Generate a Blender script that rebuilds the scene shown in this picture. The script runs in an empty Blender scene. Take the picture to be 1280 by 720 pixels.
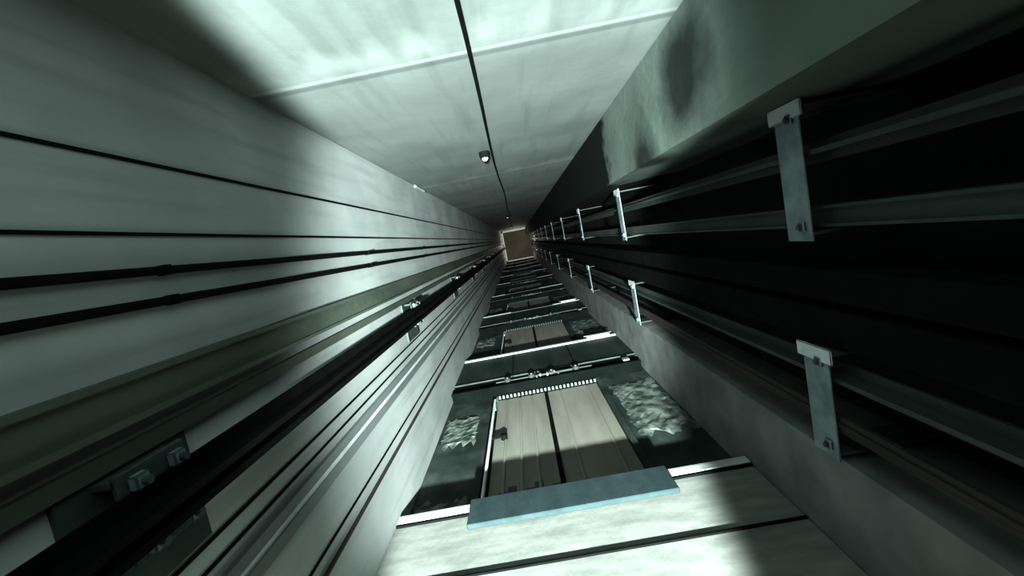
import bpy, bmesh, math, random
from mathutils import Vector, Matrix
random.seed(7)
S = bpy.context.scene
PITCH=3.15; SILL0=2.28; TOP=31.0; PIT=-4.4
RT=TOP-.52
XL=-.91; YB=-.735; YF=1.45; XR=1.30

# ---------------------------------------------------------------- materials
def base(name, col, rough=.7, metal=0.0):
    m=bpy.data.materials.new(name); m.use_nodes=True
    b=m.node_tree.nodes['Principled BSDF']
    b.inputs['Base Color'].default_value=(*col,1); b.inputs['Roughness'].default_value=rough
    b.inputs['Metallic'].default_value=metal
    return m,b
def mottled(name, c1, c2, rough=.75, metal=0.0, scale=3.0, stretch=(1,1,1), lo=.35, hi=.65, c3=None, s3=(9,9,.7), amt3=.5,
            lo3=.5, hi3=.7, bump=.2, bscale=30, joint=False, blobs=None, spec=.4):
    m,b=base(name,c1,rough,metal); nt=m.node_tree; N=nt.nodes; L=nt.links
    b.inputs['Specular IOR Level'].default_value=spec
    tc=N.new('ShaderNodeTexCoord')
    def noise(sc,st,det=6):
        mp=N.new('ShaderNodeMapping'); mp.inputs['Scale'].default_value=st
        L.new(tc.outputs['Object'],mp.inputs['Vector'])
        n=N.new('ShaderNodeTexNoise'); n.inputs['Scale'].default_value=sc; n.inputs['Detail'].default_value=det
        L.new(mp.outputs[0],n.inputs['Vector']); return n
    def ramp(src,a,bb,mx=1.0):
        r=N.new('ShaderNodeMapRange'); r.inputs[1].default_value=a; r.inputs[2].default_value=bb; r.inputs[4].default_value=mx
        r.clamp=True; L.new(src,r.inputs[0]); return r.outputs[0]
    def mix(f,a,c):
        x=N.new('ShaderNodeMix'); x.data_type='RGBA'; L.new(f,x.inputs[0])
        if isinstance(a,tuple): x.inputs[6].default_value=(*a,1)
        else: L.new(a,x.inputs[6])
        x.inputs[7].default_value=(*c,1); return x.outputs[2]
    def math_(op,a,bb):
        x=N.new('ShaderNodeMath'); x.operation=op
        for i,v in enumerate((a,bb)):
            if isinstance(v,(int,float)): x.inputs[i].default_value=v
            else: L.new(v,x.inputs[i])
        return x.outputs[0]
    col=mix(ramp(noise(scale,stretch).outputs[0],lo,hi),c1,c2)
    if c3: col=mix(ramp(noise(1.0,s3).outputs[0],lo3,hi3,amt3),col,c3)
    sx=N.new('ShaderNodeSeparateXYZ'); L.new(tc.outputs['Object'],sx.inputs[0])
    if joint:
        nn=noise(2.2,(3,3,.6)).outputs[0]
        zz=math_('ADD',math_('MULTIPLY',nn,.40),sx.outputs[2])
        d=math_('PINGPONG',math_('SUBTRACT',zz,1.79+.14),PITCH/2)
        col=mix(math_('MULTIPLY',ramp(d,.17,.02,.6),ramp(nn,.3,.6)),col,(.25,.28,.27))
        d2=math_('PINGPONG',math_('SUBTRACT',sx.outputs[2],1.79),PITCH/2)
        col=mix(ramp(d2,.020,.010,.45),col,(.30,.33,.32))
        d3=math_('PINGPONG',math_('SUBTRACT',sx.outputs[2],1.83),PITCH/2)
        col=mix(ramp(d3,.03,.012,.5),col,(.05,.065,.06))
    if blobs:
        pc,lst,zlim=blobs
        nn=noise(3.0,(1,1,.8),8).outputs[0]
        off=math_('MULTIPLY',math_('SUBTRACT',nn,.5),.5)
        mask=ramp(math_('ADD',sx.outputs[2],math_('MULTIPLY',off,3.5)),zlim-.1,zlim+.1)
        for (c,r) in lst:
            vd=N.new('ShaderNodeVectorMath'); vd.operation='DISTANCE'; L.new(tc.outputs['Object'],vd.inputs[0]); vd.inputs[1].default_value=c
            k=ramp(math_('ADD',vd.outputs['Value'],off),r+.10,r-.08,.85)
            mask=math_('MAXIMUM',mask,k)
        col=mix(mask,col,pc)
    L.new(col,b.inputs['Base Color'])
    if bump:
        bp=N.new('ShaderNodeBump'); bp.inputs['Strength'].default_value=bump; bp.inputs['Distance'].default_value=.01
        L.new(noise(bscale,(1,1,.5)).outputs[0],bp.inputs['Height']); L.new(bp.outputs[0],b.inputs['Normal'])
    return m
M={}
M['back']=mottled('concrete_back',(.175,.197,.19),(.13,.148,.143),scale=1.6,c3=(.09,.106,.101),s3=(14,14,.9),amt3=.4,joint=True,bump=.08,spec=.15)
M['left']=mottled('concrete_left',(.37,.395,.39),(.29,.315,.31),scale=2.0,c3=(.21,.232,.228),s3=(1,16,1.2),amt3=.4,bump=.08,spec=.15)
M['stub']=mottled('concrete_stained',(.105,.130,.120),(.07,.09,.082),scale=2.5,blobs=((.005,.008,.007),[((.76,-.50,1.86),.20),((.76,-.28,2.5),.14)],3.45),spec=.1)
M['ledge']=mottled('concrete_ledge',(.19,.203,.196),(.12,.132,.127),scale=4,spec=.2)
M['recess']=mottled('sooty_wall',(.014,.019,.017),(.006,.008,.007),scale=3,spec=.1)  # near-black mottled colour of the recess wall
M['front']=mottled('dark_masonry',(.028,.040,.035),(.011,.017,.0145),scale=4,c3=(.065,.085,.076),s3=(5,5,3),amt3=.6,bump=.5,bscale=14,spec=.2)
M['mortar']=mottled('rough_mortar',(.14,.16,.15),(.035,.047,.042),scale=11,bump=.6,bscale=25,lo=.40,hi=.60,spec=.1)
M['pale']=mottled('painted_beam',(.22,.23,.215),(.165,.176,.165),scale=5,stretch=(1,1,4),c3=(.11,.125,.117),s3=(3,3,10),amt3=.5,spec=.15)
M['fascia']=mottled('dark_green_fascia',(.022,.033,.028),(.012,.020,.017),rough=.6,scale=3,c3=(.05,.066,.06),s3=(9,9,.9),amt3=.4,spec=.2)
M['header']=mottled('header_black_paint',(.003,.0048,.0042),(.005,.0075,.0068),rough=.8,scale=6,spec=.03)
M['white']=mottled('galvanised_white',(.54,.58,.58),(.42,.46,.46),rough=.5,metal=.0,scale=9)
M['blue']=mottled('blue_grey_steel',(.030,.046,.050),(.021,.034,.037),rough=.7,metal=.0,scale=12,stretch=(1,1,.3),spec=.12)
M['door']=mottled('door_steel',(.215,.212,.185),(.17,.168,.146),rough=.5,metal=.0,scale=5,stretch=(2,2,.3),bump=.05,spec=.3)
M['doorshade']=mottled('door_steel_grimy',(.07,.073,.063),(.05,.053,.046),rough=.55,scale=6,spec=.2)  # darker copy of the door steel, stands in for shadow
M['black']=mottled('black_grease',(.003,.0038,.0036),(.0055,.0065,.0062),rough=.8,scale=8,spec=.05)
M['olive']=mottled('olive_channel',(.085,.102,.082),(.055,.068,.056),rough=.6,scale=6,stretch=(1,1,.2),spec=.2)
M['greenbox']=mottled('green_plate',(.055,.078,.07),(.03,.045,.04),rough=.6,scale=6,spec=.2)
M['brown']=mottled('rusty_rail',(.042,.034,.031),(.024,.021,.02),rough=.7,scale=10,stretch=(1,1,.2),spec=.2)
M['rail']=mottled('machined_rail',(.045,.060,.054),(.025,.034,.030),rough=.55,metal=.1,scale=8,stretch=(1,1,.2),spec=.3)
M['bracket']=mottled('bracket_zinc',(.20,.255,.27),(.11,.15,.16),rough=.55,metal=.0,scale=12)
M['bolt']=mottled('bolt_steel',(.07,.085,.085),(.04,.05,.05),rough=.6,scale=20)
M['trunk']=mottled('grey_trunking',(.150,.168,.164),(.115,.13,.127),rough=.6,scale=6,stretch=(1,1,.2),spec=.2)
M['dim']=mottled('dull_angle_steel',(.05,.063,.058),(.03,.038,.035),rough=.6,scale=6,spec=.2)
M['ceil']=mottled('top_slab',(.07,.058,.042),(.04,.034,.026),scale=.9)
M['floor']=mottled('pit_floor_mat',(.1,.105,.1),(.06,.065,.06),scale=2)
mg,bg=base('lamp_glass',(.5,.55,.53),.15); M['glass']=mg

# ---------------------------------------------------------------- mesh builder
class B:
    def __init__(s,name,parent=None):
        s.name=name; s.bm=bmesh.new(); s.mats=[]; s.parent=parent
    def mi(s,m):
        m=M[m]
        if m not in s.mats: s.mats.append(m)
        return s.mats.index(m)
    def _fin(s,vs,m):
        i=s.mi(m)
        for f in {f for v in vs for f in v.link_faces}: f.material_index=i
    def box(s,x0,x1,y0,y1,z0,z1,m,bev=0):
        r=bmesh.ops.create_cube(s.bm,size=1)
        vs=r['verts']
        for v in vs: v.co=Vector(((x0+x1)/2+v.co.x*(x1-x0),(y0+y1)/2+v.co.y*(y1-y0),(z0+z1)/2+v.co.z*(z1-z0)))
        s._fin(vs,m)
        if bev:
            es=list({e for v in vs for e in v.link_edges})
            bmesh.ops.bevel(s.bm,geom=es,offset=bev,segments=1,affect='EDGES')
        return s
    def cyl(s,p0,p1,r,m,n=12,r2=None):
        p0=Vector(p0);p1=Vector(p1);d=p1-p0
        mt=Matrix.Translation((p0+p1)/2)@d.to_track_quat('Z','Y').to_matrix().to_4x4()
        q=bmesh.ops.create_cone(s.bm,cap_ends=True,segments=n,radius1=r,radius2=r if r2 is None else r2,depth=d.length,matrix=mt)
        s._fin(q['verts'],m); return s
    def sph(s,c,r,m,sc=(1,1,1)):
        q=bmesh.ops.create_uvsphere(s.bm,u_segments=16,v_segments=10,radius=r,matrix=Matrix.Translation(c)@Matrix.Diagonal((*sc,1)))
        s._fin(q['verts'],m); return s
    def rough(s,x0,x1,z0,z1,y,m,depth=.012,nx=10,nz=16,seed=0):
        rnd=random.Random(seed); g={}
        for i in range(nx+1):
            for j in range(nz+1):
                e=min(i,nx-i,j,nz-j)
                k=.001 if e==0 else depth*(.5+.7*rnd.random())
                jx=(x1-x0)/nx*.35*(rnd.random()-.5)*2; jz=(z1-z0)/nz*.35*(rnd.random()-.5)*2
                x=x0+(x1-x0)*i/nx+jx*(1 if 0<i<nx else 1.2)
                x=min(max(x,XL+.002),.978)
                zz=z0+(z1-z0)*j/nz+jz
                if j in(0,nz): zz+= (rnd.random()-.5)*.14
                g[i,j]=s.bm.verts.new((x,y-k,zz))
        i_=s.mi(m)
        for i in range(nx):
            for j in range(nz):
                f=s.bm.faces.new((g[i,j],g[i+1,j],g[i+1,j+1],g[i,j+1])); f.material_index=i_
        return s
    def done(s):
        me=bpy.data.meshes.new(s.name); s.bm.normal_update(); s.bm.to_mesh(me); s.bm.free()
        for m in s.mats: me.materials.append(m)
        o=bpy.data.objects.new(s.name,me); S.collection.objects.link(o)
        if s.parent: o.parent=s.parent
        return o
def empty(name):
    e=bpy.data.objects.new(name,None); S.collection.objects.link(e); return e

# ---------------------------------------------------------------- shell
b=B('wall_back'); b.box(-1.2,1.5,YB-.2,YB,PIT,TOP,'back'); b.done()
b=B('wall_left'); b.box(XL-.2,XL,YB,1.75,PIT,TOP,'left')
for y in (-.377,-.19,.60,.66,.99): b.box(XL-.01,XL+.006,y-.004,y+.004,PIT,TOP,'black')
b.done()
b=B('wall_right')
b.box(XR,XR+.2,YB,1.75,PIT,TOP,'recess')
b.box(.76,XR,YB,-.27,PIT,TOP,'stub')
b.box(.98,XR,.97,1.75,PIT,TOP,'ledge')
b.done()
b=B('floor'); b.box(-1.2,1.5,-.95,1.75,PIT-.2,PIT,'floor'); b.done()
b=B('ceiling'); b.box(-1.2,1.5,-.95,1.75,TOP,TOP+.2,'ceil')
for a in ((XL,XR,YB,YB+.11),(XL,XR,1.30,1.4),(XL,XL+.10,YB,1.4),(XR-.10,XR,YB,1.4)):
    b.box(*a,TOP-.4,TOP,'white')
b.done()

KS=range(-1,10)
b=B('wall_front')
for k in KS:
    z=SILL0+PITCH*k
    if z>TOP: break
    b.box(XL,-.49,YF,1.75,z,min(z+1.90,TOP),'front'); b.box(.53,.98,YF,1.75,z,min(z+1.90,TOP),'front')
    if z+1.9<TOP: b.box(XL,.98,YF,1.75,z+1.90,min(z+PITCH,TOP),'front')
    b.rough(XL+.03,-.60,z+1.0,z+1.52,YF,'mortar',seed=k+20)
    b.rough(.58,.97,z+.62,z+1.66,YF,'mortar',seed=k+50)
    b.rough(XL+.01,-.58,z+.02,z+.24,YF,'mortar',seed=k+80,nz=6)
    zs=z-PITCH+2.15
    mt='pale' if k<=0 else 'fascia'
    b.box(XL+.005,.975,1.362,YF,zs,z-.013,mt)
    if k<=0: b.box(XL+.005,.975,1.352,1.364,z-.52,z-.508,'black')
    else:
        for x in (-.3,.35): b.box(x,x+.008,1.354,1.363,zs+.02,z-.1,'black')
        b.box(XL+.01,.97,1.35,1.363,zs+.03,zs+.05,'rail')
b.box(XL,.98,YF,1.75,PIT,SILL0-PITCH,'front')
b.done()

# ---------------------------------------------------------------- landing doors
for k in KS:
    z=SILL0+PITCH*k
    if z+2.2>TOP: break
    e=empty('elevator_landing_door')
    p=B('left_leaf',e)
    p.box(-.45,-.004,1.462,1.49,z+.01,z+1.84,'door')
    for x in (-.36,-.24,-.13): p.box(x-.010,x+.010,1.454,1.464,z+.05,z+1.80,'door',.004)
    for i,x in enumerate([-.44+.055*i for i in range(8)]):
        p.box(x,x+.053,1.457,1.462,z+.012,z+.20+.05*((i*7)%3),'doorshade')  # scalloped shadow along the leaf foot, painted as dark strips
    p.done()
    p=B('right_leaf',e)
    p.box(.018,.49,1.462,1.49,z+.01,z+1.84,'door')
    for x in (.14,.40): p.box(x-.008,x+.008,1.456,1.464,z+.05,z+1.80,'door',.004)
    for i,x in enumerate([.02+.058*i for i in range(8)]):
        p.box(x,x+.056,1.457,1.462,z+.012,z+.10+.05*((i*5)%3),'doorshade')  # same painted shadow strips on this leaf
    p.done()
    B('meeting_gap_seal',e).box(-.008,.024,1.448,1.49,z+.01,z+1.84,'black').done()
    p=B('closing_rod',e)
    p.cyl((-.475,1.435,z+.03),(-.475,1.435,z+1.80),.011,'white')
    p.box(-.487,-.463,1.435,1.46,z+.05,z+.10,'white'); p.box(-.487,-.463,1.435,1.46,z+1.6,z+1.66,'white')
    p.done()
    p=B('lock_release_arm',e)
    p.cyl((-.46,1.43,z+.96),(-.36,1.43,z+.98),.011,'black'); p.cyl((-.37,1.42,z+.98),(-.37,1.46,z+.98),.025,'black')
    p.done()
    B('jamb_trim',e).box(-.50,-.485,1.43,1.47,z,z+1.90,'black').box(.495,.535,1.43,1.47,z,z+1.90,'front').done()
    p=B('header_track',e)
    p.box(XL+.02,.95,1.36,1.45,z+1.90,z+2.14,'header')
    p.box(XL+.02,.95,1.335,1.365,z+1.88,z+1.92,'header',.004)
    p.box(-.46,.50,1.345,1.36,z+2.04,z+2.06,'rail')
    p.done()
    p=B('hanger_teeth',e)
    for i in range(26):
        x=-.44+i*.0365
        p.box(x,x+.018,1.42,1.45,z+1.835,z+1.855,'dim' if k else 'trunk')
    p.box(-.45,.49,1.43,1.455,z+1.86,z+1.875,'header')
    p.done()
    p=B('hanger_rollers',e)
    for x in (-.34,-.10,.10,.34):
        p.cyl((x,1.315,z+2.01),(x,1.345,z+2.01),.032,'dim',16); p.cyl((x,1.305,z+2.01),(x,1.32,z+2.01),.010,'trunk')
    for i in range(7):
        x=-.06+i*.035; p.box(x,x+.018,1.31,1.335,z+1.93+.02*(i%3),z+1.97+.02*(i%2),'trunk' if i%2 else 'rail')
    p.box(-.02,.30,1.318,1.335,z+1.96,z+1.98,'rail')
    p.box(.80,.86,1.325,1.35,z+1.96,z+2.03,'trunk')
    p.done()
    p=B('sill',e)
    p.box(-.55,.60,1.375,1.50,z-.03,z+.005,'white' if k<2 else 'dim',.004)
    for y in (1.40,1.425): p.box(-.55,.60,y,y+.008,z-.034,z+.009,'black')
    p.done()
    p=B('sill_support_angle',e)
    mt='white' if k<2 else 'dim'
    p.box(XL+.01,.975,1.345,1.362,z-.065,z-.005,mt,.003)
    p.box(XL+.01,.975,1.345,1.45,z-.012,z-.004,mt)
    if k<=0: p.box(XL+.01,.975,1.350,1.362,z-.085,z-.067,'black')
    if k>=2:
        p.box(XL+.01,-.55+.1*(k%3),1.338,1.347,z-.085,z,'white',.002); p.box(.45-.1*(k%2),.97,1.338,1.347,z-.085,z,'white',.002)
    p.done()
    if k<=0:
        B('toe_guard',e).box(-.50,.55,1.315,1.343,z-.23,z-.01,'blue',.004).done()
    elif k<3:
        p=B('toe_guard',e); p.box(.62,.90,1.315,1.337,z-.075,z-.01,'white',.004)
        p.box(.59,.93,1.31,1.32,z-.03,z-.01,'trunk'); p.done()

# ---------------------------------------------------------------- left wall equipment
def pipe(name,x,y,r,mat):
    b=B(name); b.cyl((x,y,PIT+.01),(x,y,RT),r,mat,12)
    z=PIT+.8
    while z<RT:
        b.box(XL+.001,x+r+.002,y-r-.002,y+r+.002,z,z+.02,mat); z+=PITCH/2
    b.done()
pipe('electrical_conduit',XL+.014,-.095,.011,'black'); pipe('electrical_conduit',XL+.014,-.018,.011,'black')
b=B('cable_channel')
b.box(XL+.001,XL+.03,.125,.225,PIT+.01,RT,'olive'); b.box(XL+.03,XL+.045,.125,.137,PIT+.01,RT,'olive'); b.box(XL+.03,XL+.045,.213,.225,PIT+.01,RT,'olive'); b.done()
b=B('cable_channel'); b.box(XL+.001,XL+.022,.265,.30,PIT+.01,RT,'olive').done()
b=B('cable_trunking'); b.box(XL+.001,XL+.02,.70,.735,PIT+.01,RT,'trunk'); b.box(XL+.001,XL+.02,.76,.80,PIT+.01,RT,'trunk'); b.box(XL+.001,XL+.012,.735,.76,PIT+.01,RT,'white'); b.done()
b=B('hanging_cable'); b.cyl((XL+.012,1.05,PIT+.01),(XL+.012,1.05,RT),.009,'brown'); b.done()
b=B('car_guide_rail')
b.box(-.845,-.835,.345,.435,PIT+.01,RT,'black'); b.box(-.835,-.775,.380,.398,PIT+.01,RT,'black'); b.box(-.85,-.80,.43,.45,PIT+.01,RT,'black')
b.done()
z=3.35-2.45*3
while z<RT:
    b=B('rail_bracket')
    b.box(XL+.001,XL+.012,.305,.58,z-.16,z+.16,'greenbox')
    b.box(XL+.012,-.85,.31,.322,z-.09,z+.09,'greenbox'); b.box(XL+.012,-.85,.465,.477,z-.09,z+.09,'greenbox')
    b.box(-.858,-.846,.30,.49,z-.09,z+.09,'greenbox',.003)
    for y in (.330,.465):
        for dz in (-.05,.05):
            b.box(-.846,-.825,y-.016,y+.016,z+dz-.018,z+dz+.018,'bracket',.004)
            b.cyl((-.825,y,z+dz),(-.812,y,z+dz),.010,'bolt',6)
    b.done(); z+=2.45

# ---------------------------------------------------------------- right side rails
def trail(name,x,y0,y1,mat):
    b=B(name); b.box(x,x+.012,y0,y1,PIT+.01,RT,mat)
    ym=(y0+y1)/2
    b.box(x-.05,x,ym-.008,ym+.008,PIT+.01,RT,mat); b.done()
trail('counterweight_guide_rail',1.03,-.13,-.06,'rail')
trail('counterweight_guide_rail',1.03,.63,.72,'rail')
b=B('steel_channel'); b.box(1.02,1.05,.08,.15,PIT+.01,RT,'rail'); b.box(1.0,1.02,.08,.09,PIT+.01,RT,'rail'); b.box(1.0,1.02,.14,.15,PIT+.01,RT,'rail').done()
b=B('steel_channel'); b.box(.99,1.09,.29,.40,PIT+.01,RT,'black',.003).done()
b=B('steel_channel'); b.box(.99,1.09,.43,.555,PIT+.01,RT,'black',.003).done()
b=B('rusty_guide_rail'); b.box(.975,.99,.80,.86,PIT+.01,RT,'brown'); b.box(.969,.975,.823,.837,PIT+.01,RT,'brown').done()
z=4.08-2.5*3
while z<RT:
    for (y0,y1) in ((-.265,.19),(.56,.965)):
        b=B('rail_bracket')
        b.box(.957,.965,y0,y1,z-.09,z+.04,'bracket',.002)
        b.box(.965,XR-.002,y0+.02,y0+.03,z-.09,z+.04,'dim')
        b.box(.965,XR-.002,y1-.03,y1-.02,z-.09,z+.04,'dim')
        for y in (y0+.05,y1-.05):
            b.box(.945,.957,y-.018,y+.018,z-.07,z-.035,'bolt',.004)
            b.cyl((.935,y,z-.052),(.957,y,z-.052),.009,'bolt',6)
        b.box(.948,.957,y0-.004,y0+.05,z-.12,z+.06,'white',.003)
        b.done()
    z+=2.5
# ---------------------------------------------------------------- back wall cable & lamp
b=B('hanging_power_cable')
pts=[(-.05+.012*math.sin(z*1.1),YB+.02,z) for z in [PIT+.01+i*.4 for i in range(int((RT-PIT)/.4))]]
for p,q in zip(pts,pts[1:]): b.cyl(p,q,.008,'black',8)
b.done()
for z in (3.66,3.66+PITCH*3,3.66+PITCH*6):
    b=B('bulkhead_lamp')
    b.cyl((-.12,YB+.001,z),(-.12,YB+.035,z),.042,'black',20)
    b.cyl((-.12,YB+.035,z),(-.12,YB+.05,z),.038,'black',20)
    b.sph((-.12,YB+.05,z),.026,'glass')
    b.box(-.10,-.073,YB+.005,YB+.02,z-.01,z+.01,'black')
    b.done()
b=B('wire_stub'); b.cyl((XL+.02,YB+.02,4.55),(XL+.02,YB+.02,5.0),.012,'white',8); b.done()

# ---------------------------------------------------------------- lights
def light(kind,name,loc,power,col,size,rot=(math.pi,0,0)):
    l=bpy.data.lights.new(name,kind); l.energy=power; l.color=col
    l.shadow_soft_size=size
    o=bpy.data.objects.new(name,l); o.location=loc; o.rotation_euler=rot; S.collection.objects.link(o); return o
o=light('SPOT','added_pit_spot',(-.05,.2,-2.9),13500,(.88,1,.96),.07,(math.pi,0,math.radians(3)))  # added unseen spot, invented to light the shaft from below
o.data.spot_size=2*math.atan(.62); o.data.spot_blend=.16; o.scale=(.295,1,1)  # cone squeezed to a narrow ellipse so the near side walls stay dim
light('POINT','added_top_light',(.1,.3,TOP-2.2),60,(1,.9,.75),.1)  # added lamp, put in to give the top frame a brownish glow
w=bpy.data.worlds.new('world'); S.world=w; w.use_nodes=True
w.node_tree.nodes['Background'].inputs[0].default_value=(.02,.025,.023,1)

# ---------------------------------------------------------------- camera
f=560.0
zc=Vector((5,60,-f)).normalized(); r=math.radians(11)
xc=Vector((math.cos(r),math.sin(r),0)); xc=(xc-zc*xc.dot(zc)).normalized(); yc=zc.cross(xc)
cam=bpy.data.cameras.new('camera'); cam.sensor_width=36; cam.lens=36*f/1280; cam.clip_start=.02; cam.clip_end=200
co=bpy.data.objects.new('camera',cam); S.collection.objects.link(co)
co.matrix_world=Matrix((xc,yc,zc)).to_4x4()
S.camera=co
S.view_settings.view_transform='Standard'
S.view_settings.exposure=.42
S.view_settings.gamma=.82
